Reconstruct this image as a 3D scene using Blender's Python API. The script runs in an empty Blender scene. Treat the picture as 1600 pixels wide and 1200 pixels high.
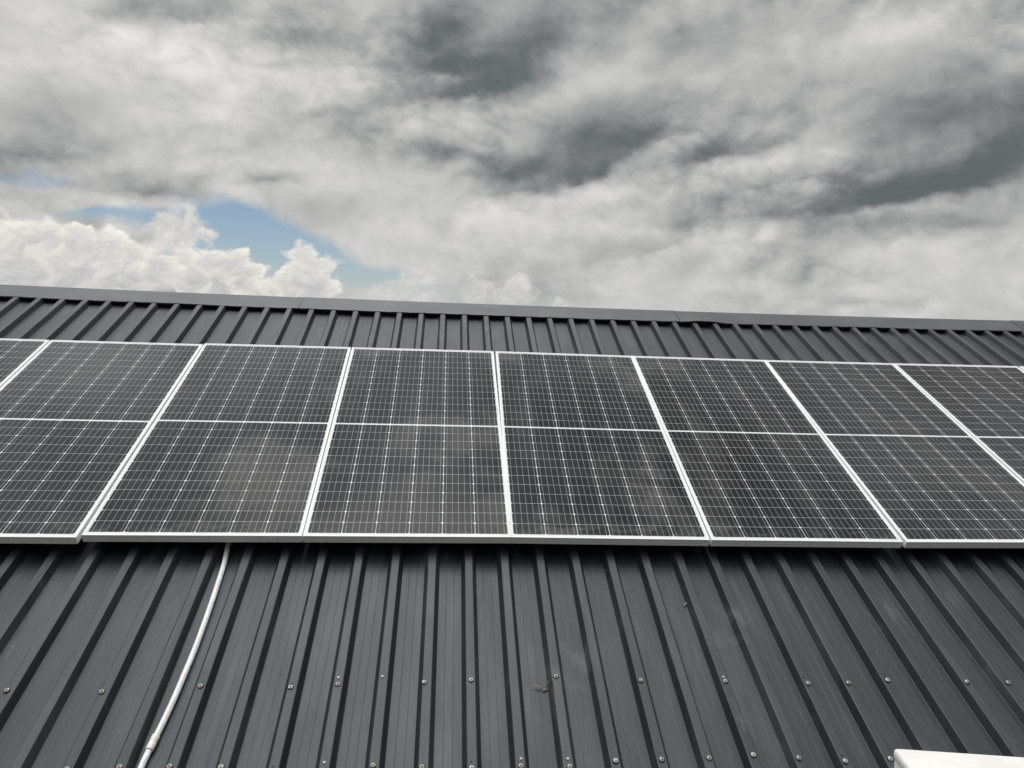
import bpy, bmesh, math, random
from mathutils import Matrix, Vector, noise as mnoise

S = bpy.context.scene
COL = S.collection
rad = math.radians
random.seed(7)

# ------------------------------------------------------------------ camera, sky, sun, exposure
PITCH = rad(25.0)                      # slope of the roof
ORIGIN = Vector((0.0, 0.0, 5.2))       # lower edge of the panel row, on the panels' top face
ROOF = Matrix.Translation(ORIGIN) @ Matrix.Rotation(PITCH, 4, 'X')   # x along the ridge, y up the slope, z off the roof

cam_d = bpy.data.cameras.new('camera')
cam = bpy.data.objects.new('camera', cam_d)
COL.objects.link(cam)
cam_d.sensor_width = 36.0
cam_d.lens = 36.0 * 1175.11 / 1600.0
cam_d.clip_start = 0.05
cam_d.clip_end = 20000.0
_right = Vector((0.99597052, -0.06184247, 0.06494791))
_down = Vector((0.02625676, -0.49139267, -0.87054226))
_fwd = Vector((0.08575141, 0.86873975, -0.48778883))
_m = Matrix.Identity(4)
for _i in range(3):
    _m[_i][0], _m[_i][1], _m[_i][2] = _right[_i], -_down[_i], -_fwd[_i]
_m.translation = Vector((-0.32896954, -2.81745408, 2.44820488))
cam.matrix_world = ROOF @ _m
S.camera = cam

S.view_settings.view_transform = 'Standard'
S.view_settings.look = 'None'
S.view_settings.exposure = 0.0
S.view_settings.gamma = 1.0
S.view_settings.use_curve_mapping = False

SUN_EL, SUN_AZ = 79.0, -14.0           # azimuth from +Y, towards +X
sun_dir = Vector((math.sin(rad(SUN_AZ)) * math.cos(rad(SUN_EL)), math.cos(rad(SUN_AZ)) * math.cos(rad(SUN_EL)), math.sin(rad(SUN_EL))))
sun_d = bpy.data.lights.new('sun', 'SUN')
sun_d.energy = 0.95
sun_d.angle = rad(32.0)
sun_d.color = (1.0, 0.98, 0.95)
sun = bpy.data.objects.new('sun', sun_d)
COL.objects.link(sun)
sun.rotation_euler = (-sun_dir).to_track_quat('-Z', 'Y').to_euler()
sun.location = ORIGIN + sun_dir * 40


class X:
    """A value in a node tree; + - * / and a few functions add Math nodes."""
    def __init__(s, nt, v):
        s.nt, s.v = nt, v

    def _op(s, op, *args, clamp=False):
        n = s.nt.nodes.new('ShaderNodeMath')
        n.operation = op
        n.use_clamp = clamp
        for i, a in enumerate((s,) + args):
            a = a.v if isinstance(a, X) else a
            if isinstance(a, (int, float)):
                n.inputs[i].default_value = a
            else:
                s.nt.links.new(a, n.inputs[i])
        return X(s.nt, n.outputs[0])

    def __add__(s, o): return s._op('ADD', o)
    __radd__ = __add__
    def __mul__(s, o): return s._op('MULTIPLY', o)
    __rmul__ = __mul__
    def __sub__(s, o): return s._op('SUBTRACT', o)
    def __rsub__(s, o): return X(s.nt, o)._op('SUBTRACT', s)
    def __truediv__(s, o): return s._op('DIVIDE', o)
    def __neg__(s): return s * -1.0
    def mad(s, a, b): return s._op('MULTIPLY_ADD', a, b)
    def max(s, o): return s._op('MAXIMUM', o)
    def min(s, o): return s._op('MINIMUM', o)
    def abs(s): return s._op('ABSOLUTE')
    def pow(s, o): return s._op('POWER', o)
    def exp(s): return s._op('EXPONENT')
    def less(s, o): return s._op('LESS_THAN', o)
    def more(s, o): return s._op('GREATER_THAN', o)
    def clamp(s): return s._op('ADD', 0.0, clamp=True)
    def floor(s): return s._op('FLOOR')
    def frac(s): return s._op('FRACT')
    def sstep(s, a, b, lo=0.0, hi=1.0):
        n = s.nt.nodes.new('ShaderNodeMapRange')
        n.interpolation_type = 'SMOOTHSTEP'
        s.nt.links.new(s.v, n.inputs[0])
        for i, k in ((1, a), (2, b), (3, lo), (4, hi)):
            n.inputs[i].default_value = k
        return X(s.nt, n.outputs[0])


class NT:
    def __init__(s, nt):
        s.nt = nt
        nt.nodes.clear()

    def new(s, kind, **kw):
        n = s.nt.nodes.new(kind)
        for k, v in kw.items():
            setattr(n, k, v)
        return n

    def link(s, a, b):
        s.nt.links.new(a.v if isinstance(a, X) else a, b)

    def comb(s, x, y, z):
        n = s.new('ShaderNodeCombineXYZ')
        for i, a in enumerate((x, y, z)):
            if isinstance(a, (int, float)):
                n.inputs[i].default_value = a
            else:
                s.link(a, n.inputs[i])
        return n.outputs[0]

    def sep(s, v):
        n = s.new('ShaderNodeSeparateXYZ')
        s.link(v, n.inputs[0])
        return [X(s.nt, o) for o in n.outputs]

    def mapping(s, v, loc=(0, 0, 0), rot=(0, 0, 0), scale=(1, 1, 1), kind='POINT'):
        n = s.new('ShaderNodeMapping', vector_type=kind)
        s.link(v, n.inputs['Vector'])
        n.inputs['Location'].default_value = loc
        n.inputs['Rotation'].default_value = rot
        n.inputs['Scale'].default_value = scale
        return n.outputs[0]

    def vadd(s, a, b):
        n = s.new('ShaderNodeVectorMath', operation='ADD')
        s.link(a, n.inputs[0])
        if isinstance(b, tuple):
            n.inputs[1].default_value = b
        else:
            s.link(b, n.inputs[1])
        return n.outputs[0]

    def noise(s, v, scale, detail=4.0, rough=0.5, dist=0.0, dims='3D', color=False, kind='FBM', w=0.0, lac=2.0):
        n = s.new('ShaderNodeTexNoise', noise_dimensions=dims)
        n.noise_type = kind
        s.link(v, n.inputs['Vector'])
        n.inputs['Scale'].default_value = scale
        n.inputs['Detail'].default_value = detail
        n.inputs['Roughness'].default_value = rough
        n.inputs['Lacunarity'].default_value = lac
        n.inputs['Distortion'].default_value = dist
        if dims == '4D':
            n.inputs['W'].default_value = w
        return n.outputs[1] if color else X(s.nt, n.outputs[0])

    def ramp(s, fac, stops, interp='LINEAR'):
        n = s.new('ShaderNodeValToRGB')
        n.color_ramp.interpolation = interp
        els = n.color_ramp.elements
        while len(els) < len(stops):
            els.new(0.5)
        for e, (p, c) in zip(els, stops):
            e.position = p
            e.color = (c[0], c[1], c[2], 1)
        s.link(fac, n.inputs[0])
        return n.outputs[0]

    def mix(s, fac, a, b, blend='MIX'):
        n = s.new('ShaderNodeMix', data_type='RGBA', blend_type=blend)
        for i, v in ((0, fac), (6, a), (7, b)):
            if isinstance(v, (int, float)):
                n.inputs[i].default_value = v
            elif isinstance(v, tuple):
                n.inputs[i].default_value = (v[0], v[1], v[2], 1)
            else:
                s.link(v, n.inputs[i])
        return n.outputs[2]


# Cloud layout in the sky, degrees: azimuth, elevation, tilt, half length, reach above, reach below, weight
THICK = [(-27.87, 9.64, 8.17, 3.93, 1.46, 0.5, 0.55), (-27.14, 13.32, 9.99, 3.13, 1.49, 1.49, -0.12), (-20.78, 8.19, -0.54, 3.18, 1.1, 0.51, 0.6), (-12.72, 9.63, 4.88, 2.71, 0.61, 0.31, 0.5), (-23.19, 18.47, 28.86, 3.56, 0.85, 0.61, 0.25), (-6.96, 13.55, -6.91, 7.68, 1.23, 0.61, 0.38), (-2.28, 12.34, -1.43, 5.17, 0.98, 0.49, 0.38), (0.43, 16.7, 13.66, 5.91, 3.39, 0.68, 1), (-1.09, 20.52, 29.4, 4.12, 1.64, 1.64, 0.5), (6.46, 20.43, 32.26, 5.35, 2.59, 1.72, 0.6), (5.89, 16.69, 24.18, 2.79, 1.31, 0.52, 0.35), (7.54, 10.92, 10.82, 5, 2.73, 0.5, 0.85), (8.64, 13.27, 24.61, 5.12, 2.72, 1.81, 0.3), (11.98, 12.64, 34.38, 3.17, 2.07, 0.55, 0.5), (3.45, 11.44, 2.06, 2.39, 0.9, 0.5, 0.4), (19.56, 12.7, 2.49, 3.47, 1.13, 0.44, 0.72), (15.59, 15.02, 38.48, 3.89, 1.82, 1.37, 0.22), (33.07, 9.84, 10.2, 5.09, 1.9, 0.46, 0.85), (37.24, 11.12, 16.22, 3.12, 1.74, 0.48, 0.45), (28.48, 9.17, 4.4, 3.19, 1.54, 0.39, 0.5), (34.78, 11.39, 11.39, 5.22, 2.02, 1.62, 0.1), (33.89, 13.99, 5.32, 5.68, 3.17, 2.38, 0.18), (16.92, 6.74, 12.54, 5.94, 1.62, 0.42, 0.35), (22.22, 8.63, 4.34, 6.52, 1.78, 0.62, 0.4), (33.2, 7.88, 1.21, 7.03, 0.74, 0.83, 0.33), (26.69, 5.01, 32.45, 1.64, 0.98, 0.98, 0.2), (29.29, 2.61, 0.87, 1.69, 0.35, 0.26, 0.25), (22.95, 3.18, 0.93, 1.53, 0.37, 0.37, 0.15), (34.42, 16.56, 26.59, 4.65, 2.39, 2.39, 0.2), (-2.17, 7.67, -5.05, 5.2, 1.16, 0.7, 0.14), (-20.95, 16.83, -10.94, 5.14, 2.01, 1.6, -0.42), (29.75, 19.7, 13.39, 3.11, 1.59, 1.59, -0.5), (20.15, 21.7, -3.72, 4.39, 1.53, 1.15, -0.2), (11.74, 18.01, 37.44, 4.78, 1.35, 1.35, -0.22), (-11.04, 16.82, -3.06, 6.5, 1.66, 1.66, -0.12), (1.42, 15.33, 11.69, 4.74, 0.35, 0.86, -0.2), (10.28, 8.09, 1.08, 4.29, 1.02, 1.16, -0.2), (9.25, 10.14, 10.66, 5.22, 0.28, 0.83, -0.15)]
GAPS = [(-27.89, 8.33, 4, 3.22, 0.59, 0.47, 1), (-21.57, 6.6, 0.95, 5.2, 0.84, 0.72, 1.05), (-14.85, 6.43, -22.19, 3.35, 1.44, 1.26, 1.3), (-10, 4.71, -25.76, 3.78, 1.21, 2.09, 1.3), (-4.91, 3.47, -12.63, 4.21, 0.85, 0.95, 0.8), (-0.13, 2.85, -5.84, 3.84, 0.48, 0.67, 0.5), (8.59, 2.42, 1.72, 2.41, 0.43, 0.48, 0.6), (-25.83, 6.51, 5.95, 2.15, 0.4, 0.48, 0.6), (-16.96, 4.95, 3.96, 2.5, 1.1, 1.76, 1), (-12.89, 4.09, 3.25, 1.32, 1.81, 1.81, 1.2), (-6.77, 2.92, 2.5, 2.32, 1.13, 1.22, 0.7)]
HEAPS = [(-28.62, 4.05, 1.79), (-26.91, 4.6, 1.45), (-25.13, 4.42, 1.56), (-23.48, 4.13, 1.51), (-22.15, 3.94, 1.27), (-28.31, 2.19, 2.01), (-25.51, 2.45, 2.07), (-22.55, 2.21, 1.71), (-20.21, 3.21, 1.3), (-18.6, 3.83, 1.14), (-16.95, 3.76, 1.15), (-15.48, 3.67, 1.34), (-14.41, 3.33, 0.9), (-18.19, 2.36, 1.55), (-14.83, 2.4, 1.36), (-10.81, 4.85, 1.14), (-10.54, 4.13, 1.1), (-11.11, 3.27, 1.24), (-9.18, 4.02, 0.97), (-11.95, 2.4, 0.92), (-9.97, 2.31, 1.63), (-12.87, 1.81, 0.73)]
FAR_HEAPS = [(-3.48, 2.68, 0.95), (-2.29, 2.63, 1.05), (-4.88, 2.05, 0.76), (3.01, 2.63, 0.96), (4.7, 2.83, 1.15), (5.93, 2.24, 0.72), (2.06, 1.97, 0.72), (8.13, 1.78, 0.53)]
LOW_HEAPS = [(-19.72, 6.17, 0.94), (-18.4, 6.2, 1.08), (-17.29, 5.81, 0.65), (-18.8, 4.87, 0.96)]


def build_sky():
    w = bpy.data.worlds.new('World')
    S.world = w
    w.use_nodes = True
    w.cycles.sampling_method = 'MANUAL'
    w.cycles.sample_map_resolution = 512
    g = NT(w.node_tree)
    nt = g.nt
    d = g.new('ShaderNodeTexCoord').outputs['Generated']
    dx, dy, dz = g.sep(d)
    deg = 180.0 / math.pi
    az = dx._op('ARCTAN2', dy) * deg
    el = dz.max(-0.999).min(0.999)._op('ARCSINE') * deg
    up = dz.max(0.0)
    # the deck of cloud: noise over the directions themselves, flattened towards the horizon
    qs = g.mapping(d, scale=(1.0, 1.0, 1.5), rot=(0, rad(14), 0))
    # ragged edges: bend the layout with noise
    w1x, w1y, _ = g.sep(g.noise(qs, 5.0, 5.0, 0.55, color=True))
    fine_x, fine_y, _ = g.sep(g.noise(qs, 26.0, 4.0, 0.6, color=True))
    we2 = el + (w1y - 0.5) * 2.2 + (fine_y - 0.5) * 1.2
    wa2 = az + (w1x - 0.5) * 5.0 + (fine_x - 0.5) * 1.8

    def lumps(lst, first):
        acc = first              # the running sum rides in z, so that the lumps are worked out one after another
        for a, e, tilt, ln, u, dn, wt in lst:
            m = g.mapping(g.comb(wa2, we2, acc), loc=(a, e, 0), rot=(0, 0, rad(tilt)), scale=(ln, dn, 1), kind='TEXTURE')
            x, y, z = g.sep(m)
            y = y.min(0.0) + y.max(0.0) * (dn / u)
            acc = (-(x * x + y * y)).exp().mad(wt, z)
        return acc
    thick = lumps(THICK, 0.0)
    gap = lumps(GAPS, (thick * 1e-9))

    # the deck's own relief: density, and density a little higher up, lit from above
    def dens(v):
        return g.noise(v, 5.0, 7.0, 0.52, 0.0)
    n0 = dens(qs)
    n1 = dens(g.vadd(qs, (-0.012, 0.0, 0.058)))
    big = g.noise(qs, 2.4, 3.0, 0.5)
    bend = g.mapping(g.comb(w1x, w1y, fine_x), scale=(0.05, 0.05, 0.05))
    pv = g.vadd(qs, bend)

    def billow(v):
        h = None
        for sc, am in ((5.0, 0.42), (11.0, 0.33), (24.0, 0.18), (52.0, 0.09), (110.0, 0.04)):
            n = (g.noise(v, sc, 0.0, 0.5) - 0.5).abs() * (2.6 * am)
            h = n if h is None else h + n
        return h
    b0 = billow(pv)
    b1 = billow(g.vadd(pv, (-0.010, 0.0, 0.022)))
    lumpy = g.noise(qs, 3.1, 2.0, 0.5).sstep(0.34, 0.66)
    relief = (n0 - n1) * 0.80 + (b0 - b1) * 0.43 * (lumpy * 0.65 + 0.35)
    fl = g.mapping(qs, scale=(0.95, 0.95, 1.25))
    m0 = g.noise(g.vadd(fl, bend), 9.5, 5.0, 0.5)
    m1 = g.noise(g.vadd(g.vadd(fl, bend), (0.0, 0.0, 0.040)), 9.5, 5.0, 0.5)
    relief = relief + (m0 - m1) * 0.34 * lumpy
    t = (m0 - 0.5) * 0.22 + thick * 1.0 + (big - 0.5) * 0.45 + (n0 - 0.5) * 0.50 - (b0 - 0.30) * 0.44 * (lumpy * 0.7 + 0.3)
    # right and upper sky is heavier
    t = t + az.sstep(-10.0, 40.0) * el.sstep(3.0, 14.0) * 0.24 + el.sstep(12.0, 24.0) * 0.12 + az.sstep(10.0, 40.0) * 0.10
    lum = 0.562 - t * 0.44 + relief
    lum = lum._op('SMOOTH_MAX', 0.135, 0.20)
    # thin bright cloud round the sun; unseen sky overhead brightened to light the frames
    sd = X(nt, g.new('ShaderNodeVectorMath', operation='DOT_PRODUCT').outputs['Value'])
    nd = sd.v.node
    g.link(d, nd.inputs[0])
    nd.inputs[1].default_value = sun_dir
    glow = sd.sstep(0.55, 1.0)
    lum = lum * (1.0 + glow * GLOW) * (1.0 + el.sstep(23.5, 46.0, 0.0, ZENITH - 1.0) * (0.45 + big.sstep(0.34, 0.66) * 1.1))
    # unseen sky behind the camera dimmed, so the frames' front faces stay dark
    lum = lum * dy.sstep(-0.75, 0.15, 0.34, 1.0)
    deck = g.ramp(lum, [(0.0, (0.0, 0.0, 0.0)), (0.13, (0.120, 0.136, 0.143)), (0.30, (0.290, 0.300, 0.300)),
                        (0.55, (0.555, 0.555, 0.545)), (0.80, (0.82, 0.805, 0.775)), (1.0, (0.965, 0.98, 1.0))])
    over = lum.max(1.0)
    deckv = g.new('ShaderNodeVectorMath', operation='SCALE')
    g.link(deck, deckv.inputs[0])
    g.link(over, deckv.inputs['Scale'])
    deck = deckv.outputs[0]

    # blue gaps
    gapn = gap + (n0 - 0.5) * 1.7 - (b0 - 0.3) * 0.9
    blue_a = gapn.sstep(0.28, 1.25)
    st = g.new('ShaderNodeTexSky', sky_type='NISHITA')
    st.sun_disc = False
    st.sun_elevation = rad(SUN_EL)
    st.sun_rotation = rad(SUN_AZ)
    st.altitude = 1200.0
    st.air_density = 1.0
    st.dust_density = 1.6
    st.ozone_density = 1.0
    cloud10 = g.new('ShaderNodeVectorMath', operation='SCALE')
    g.link(deck, cloud10.inputs[0])
    cloud10.inputs['Scale'].default_value = 10.0
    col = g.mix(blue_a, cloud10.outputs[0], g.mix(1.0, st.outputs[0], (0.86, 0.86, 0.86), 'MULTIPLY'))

    # heaped white cloud low over the horizon: lumps on lumps, lit from above
    ch = g.comb(az, el * 1.2, dz * 0.0)
    bx, by, _ = g.sep(g.noise(ch, 0.50, 3.0, 0.5, color=True))
    cv = g.comb(az + (bx - 0.5) * 1.2, el * 1.2 + (by - 0.5) * 1.2, dz * 0.0)

    def lumps2(v):
        h = None
        for sc, am in ((0.40, 0.52), (0.95, 0.30), (2.1, 0.14), (4.6, 0.04)):
            n = (g.noise(v, sc, 0.0, 0.5) - 0.5).abs() * (2.4 * am)
            h = n if h is None else h + n
        return h
    c0 = lumps2(cv)
    c1 = lumps2(g.vadd(cv, (-0.10, 0.24, 0.0)))
    ha = az + (bx - 0.5) * 2.4
    he = el + (by - 0.5) * 2.2

    def discs(lst, first):
        acc = first
        for a, e, r in lst:
            x, y, z = g.sep(g.vadd(g.comb(ha, he, acc), (-a, -e, 0.0)))
            acc = ((x * x + y * y).pow(0.5) - r)._op('SMOOTH_MIN', z, 0.45)
        return acc
    sd_ = gap * 1e-9 + 50.0
    for lst, hi, lo, soft in ((FAR_HEAPS, 0.74, 0.62, 0.45), (LOW_HEAPS, 0.66, 0.58, 0.36), (HEAPS, 0.92, 0.62, 0.24)):
        sd_ = discs(lst, sd_ * 1e-9 + 50.0) - (c0 - 0.26).min(0.13) * 1.1
        a = sd_.sstep(soft, -soft)
        crown = sd_.sstep(-1.0, -0.05) * (by * 0.6 + bx * 0.4).sstep(0.68, 0.34)
        l = crown * (hi - lo) + lo + (c0 - c1) * 0.44 + (c0 - 0.25) * 0.18 + el.sstep(1.0, 5.0, -0.05, 0.07)
        c = g.ramp(l, [(0.0, (0.25, 0.26, 0.28)), (0.5, (0.50, 0.51, 0.515)), (0.75, (0.755, 0.735, 0.69)), (1.0, (0.99, 0.96, 0.88))])
        c10 = g.new('ShaderNodeVectorMath', operation='SCALE')
        g.link(c, c10.inputs[0])
        c10.inputs['Scale'].default_value = 10.0
        col = g.mix(a * el.sstep(-0.5, 1.2) * (0.70 if soft > 0.4 else 0.96), col, c10.outputs[0])
    # pale air near the horizon
    haze = (-(el.max(0.0) * 0.55)).exp() * 0.70
    col = g.mix(haze, col, (5.75, 5.82, 5.80))
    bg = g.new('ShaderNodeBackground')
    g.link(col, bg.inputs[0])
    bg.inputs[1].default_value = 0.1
    out = g.new('ShaderNodeOutputWorld')
    g.link(bg.outputs[0], out.inputs[0])


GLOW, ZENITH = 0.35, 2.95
build_sky()


# ------------------------------------------------------------------ materials
def material(name):
    m = bpy.data.materials.new(name)
    m.use_nodes = True
    g = NT(m.node_tree)
    b = g.new('ShaderNodeBsdfPrincipled')
    o = g.new('ShaderNodeOutputMaterial')
    g.link(b.outputs[0], o.inputs[0])
    return m, g, b


def setp(b, **kw):
    names = {'base': 'Base Color', 'rough': 'Roughness', 'metal': 'Metallic', 'spec': 'Specular IOR Level', 'coat': 'Coat Weight', 'coat_rough': 'Coat Roughness'}
    for k, v in kw.items():
        i = b.inputs[names[k]]
        i.default_value = (v[0], v[1], v[2], 1) if isinstance(v, tuple) else v


def bump(g, b, height, strength, dist):
    n = g.new('ShaderNodeBump')
    g.link(height, n.inputs['Height'])
    n.inputs['Strength'].default_value = strength
    n.inputs['Distance'].default_value = dist
    g.link(n.outputs[0], b.inputs['Normal'])


def obj_coord(g):
    return g.new('ShaderNodeTexCoord').outputs['Object']


def obj_random(g):
    return X(g.nt, g.new('ShaderNodeObjectInfo').outputs['Random'])


def mat_roof():
    m, g, b = material('painted_roof_steel')
    c = obj_coord(g)
    r = obj_random(g)
    off = g.comb(r * 37.0, r * 11.0, r * 0.0)
    v = g.vadd(c, off)
    streak = g.noise(g.mapping(v, scale=(34.0, 0.8, 4.0)), 1.0, 5.0, 0.55)
    broad = g.noise(g.mapping(v, scale=(3.0, 0.7, 1.0)), 1.0, 4.0, 0.55)
    scuff = g.noise(g.mapping(v, scale=(9.0, 2.0, 1.0)), 1.0, 6.0, 0.64, 0.5)
    wash = g.noise(g.mapping(v, scale=(8.0, 1.1, 1.0)), 1.0, 5.0, 0.6, 0.3)
    fine = g.noise(v, 260.0, 3.0, 0.6)
    chalk = scuff.sstep(0.53, 0.70) * broad.sstep(0.42, 0.64)
    col = g.mix(streak.sstep(0.30, 0.72), (0.0095, 0.0130, 0.0165), (0.0125, 0.0165, 0.0200))
    col = g.mix(r, col, g.mix(0.5, col, (0.0165, 0.0150, 0.0175)))
    col = g.mix(wash.sstep(0.46, 0.68) * 0.42, col, (0.064, 0.072, 0.077))
    col = g.mix(chalk * 0.55, col, (0.125, 0.13, 0.132))
    specks = g.noise(v, 95.0, 2.0, 0.5).sstep(0.735, 0.80)
    col = g.mix(specks * 0.4, col, (0.16, 0.15, 0.135))
    # rare thin scratches
    scr = g.noise(g.mapping(v, scale=(26.0, 3.2, 1.0), rot=(0, 0, 0.25)), 1.0, 2.0, 0.5, 2.5)
    scr = ((scr - 0.5).abs()).less(0.0022) * g.noise(v, 1.9, 2.0, 0.5).sstep(0.56, 0.66)
    col = g.mix(scr * 0.35, col, (0.20, 0.20, 0.20))
    g.link(col, b.inputs['Base Color'])
    g.link(broad * 0.16 + scuff * 0.20 + wash * 0.06 + 0.26, b.inputs['Roughness'])
    setp(b, spec=0.54)
    b.inputs['Specular Tint'].default_value = (0.95, 1.0, 1.03, 1)
    bump(g, b, fine * 0.15 + broad * 7.0 + scuff * 0.8, 0.24, 0.004)
    return m


def mat_cap():
    m, g, b = material('painted_cap_steel')
    c = obj_coord(g)
    r = obj_random(g)
    v = g.vadd(c, g.comb(r * 17.0, r * 5.0, r * 0.0))
    blot = g.noise(g.mapping(v, scale=(1.6, 4.0, 1.0)), 1.0, 5.0, 0.6)
    fine = g.noise(g.mapping(v, scale=(8.0, 30.0, 1.0)), 1.0, 5.0, 0.6)
    col = g.mix(blot.sstep(0.3, 0.7), (0.044, 0.047, 0.049), (0.074, 0.076, 0.077))
    col = g.mix(fine.sstep(0.55, 0.8) * 0.35, col, (0.15, 0.15, 0.145))
    g.link(col, b.inputs['Base Color'])
    g.link(fine * 0.2 + 0.36, b.inputs['Roughness'])
    setp(b, spec=0.55)
    bump(g, b, blot * 4.0 + fine, 0.2, 0.004)
    return m


def mat_plain(name, base, rough, metal=0.0, var=0.25, scale=14.0, spec=0.5, grime=None):
    m, g, b = material(name)
    c = obj_coord(g)
    n = g.noise(c, scale, 5.0, 0.6)
    lo = tuple(x * (1 - var) for x in base)
    hi = tuple(min(1.0, x * (1 + var * 0.35)) for x in base)
    col = g.mix(n.sstep(0.3, 0.65), lo, hi)
    if grime:
        n2 = g.noise(c, scale * 0.35, 6.0, 0.65, 0.4)
        col = g.mix(n2.sstep(0.52, 0.75) * grime[1], col, grime[0])
    g.link(col, b.inputs['Base Color'])
    g.link(n * 0.2 + (rough - 0.1), b.inputs['Roughness'])
    setp(b, metal=metal, spec=spec)
    return m


PW, PL, PT = 1.004, 2.008, 0.040        # solar panel: width, length, thickness
LIP = 0.011


def mat_cells():
    """Half-cut cells under glass: 6 columns, two banks of 12 rows, five ribbons a cell; a film of dust on top."""
    m, g, b = material('solar_cells_under_glass')
    c = obj_coord(g)
    x, y, _ = g.sep(c)
    r = obj_random(g)
    cw, gx = 0.1590, 0.0024
    px = cw + gx
    chh, gy = 0.0798, 0.0013
    py = chh + gy
    ax = x.abs() * 1.0
    # columns: centred on x = 0
    u = x / px + 3.0
    uf = u.frac()
    inx = ax.less(3 * px - gx * 0.5)
    dxc = (uf - 0.5).abs() * px                       # from the column's middle
    cellx = dxc.less(cw * 0.5)
    # rows: mirrored about the middle of the panel
    ay = y.abs() - 0.0072
    rv = ay / py
    rf = rv.frac()
    iny = ay.more(0.0) * ay.less(12 * py - gy)
    dyc = (rf * py - chh * 0.5).abs()
    celly = dyc.less(chh * 0.5)
    # clipped corners
    corner = (dxc - cw * 0.5) + (dyc - chh * 0.5) + 0.0058
    notch = corner.less(0.0)
    cell = inx * iny * cellx * celly * notch
    # ribbons
    bb = (uf - 0.5) * (px / (cw / 5.0)) + 0.5
    ribbon = ((bb.frac() - 0.5).abs() * (cw / 5.0)).less(0.00052) * inx * y.abs().less(0.0072 + 12 * py + 0.004)
    # each cell a touch different
    cid = g.comb(u.floor(), (rv.floor() + 1.0) * (y.more(0.0) * 2.0 - 1.0), r * 91.0)
    wn = g.new('ShaderNodeTexWhiteNoise', noise_dimensions='3D')
    g.link(cid, wn.inputs['Vector'])
    rnd = X(g.nt, wn.outputs['Value'])
    cellcol = g.mix(rnd, (0.0040, 0.0043, 0.0060), (0.0060, 0.0064, 0.0085))
    col = g.mix(cell, (0.80, 0.80, 0.80), cellcol)
    col = g.mix(ribbon * 0.9, col, (0.66, 0.67, 0.68))
    # dust
    v = g.vadd(c, g.comb(r * 53.0, r * 29.0, r * 7.0))
    film = g.noise(g.mapping(v, scale=(1.2, 0.75, 1.0)), 1.5, 3.0, 0.5, 0.3)
    run = g.noise(g.mapping(v, scale=(3.6, 0.5, 1.0)), 1.0, 3.0, 0.5)
    wipe = g.noise(g.mapping(v, scale=(1.0, 1.6, 1.0), rot=(0, 0, 0.6)), 2.6, 3.0, 0.5, 0.8)
    smut = g.noise(g.mapping(v, scale=(1.0, 1.4, 1.0)), 3.3, 4.0, 0.55, 0.6)
    edge = y.sstep(-0.84, -0.975) * g.noise(g.mapping(v, scale=(6.0, 11.0, 1.0)), 1.0, 4.0, 0.6, 0.8).sstep(0.44, 0.68)
    top = y.sstep(0.88, 0.98) * wipe.sstep(0.40, 0.62) * 0.6
    dust = film.sstep(0.47, 0.70) * 0.080 + run.sstep(0.52, 0.74) * 0.036 + r * 0.006
    dust = dust * (1.0 - wipe.sstep(0.46, 0.70) * 0.85) + edge * 0.085 + top * 0.05
    dust = dust * (r * 0.8 + 0.6)
    col = g.mix(smut.sstep(0.50, 0.80) * 0.25, col, (0.010, 0.0095, 0.0085))
    col = g.mix(dust, col, (0.50, 0.485, 0.46))
    g.link(col, b.inputs['Base Color'])
    g.link(0.085 + dust * 2.4 + wipe * 0.04, b.inputs['Roughness'])
    setp(b, spec=0.135)
    bump(g, b, film * 3.0 + wipe, 0.08, 0.003)
    return m


def mat_conduit():
    m, g, b = material('white_conduit_plastic')
    c = g.new('ShaderNodeTexCoord').outputs['UV']
    u, v, _ = g.sep(c)                               # u along, metres; v round, 0..1
    # a faint printed line of small characters, too small to read
    ch = g.new('ShaderNodeTexWhiteNoise', noise_dimensions='2D')
    g.link(g.comb((u * 520.0).floor(), (v * 130.0).floor(), 0.0), ch.inputs['Vector'])
    words = g.noise(g.comb(u, 0.0, 0.0), 11.0, 1.0, 0.5).more(0.47)
    gaps = (u * 130.0).frac().less(0.72)
    row = (v - PRINT_AT).abs().less(0.030)
    ink = X(g.nt, ch.outputs['Value']).more(0.45) * words * gaps * row
    n = g.noise(obj_coord(g), 30.0, 4.0, 0.6)
    col = g.mix(n.sstep(0.45, 0.75) * 0.5, (0.90, 0.90, 0.89), (0.76, 0.755, 0.735))
    col = g.mix(ink * 0.75, col, (0.10, 0.10, 0.12))
    g.link(col, b.inputs['Base Color'])
    setp(b, rough=0.38, spec=0.5)
    return m


PRINT_AT = 0.33
UNIT_YAW = -8.7
M_ROOF = mat_roof()
M_CAP = mat_cap()
M_CELLS = mat_cells()
M_FRAME = mat_plain('anodised_aluminium', (0.90, 0.90, 0.895), 0.38, 0.0, 0.04, 40.0, 0.6)
M_RAIL = mat_plain('mill_aluminium', (0.60, 0.60, 0.60), 0.45, 0.8, 0.15, 20.0)
M_COND = mat_conduit()
M_COUP = mat_plain('cream_conduit_plastic', (0.84, 0.825, 0.755), 0.4, 0.0, 0.12, 60.0)
M_SCREW = mat_plain('zinc_plated_steel', (0.40, 0.385, 0.35), 0.5, 0.4, 0.35, 500.0, 0.5, ((0.20, 0.13, 0.07), 0.5))
M_BRIGHT = mat_plain('pale_washer_steel', (0.50, 0.50, 0.48), 0.5, 0.3, 0.3, 500.0)
M_RUBBER = mat_plain('black_rubber', (0.018, 0.018, 0.018), 0.7, 0.0, 0.3, 80.0)
M_FOAM = mat_plain('black_closure_foam', (0.020, 0.021, 0.022), 0.85, 0.0, 0.4, 60.0)
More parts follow.
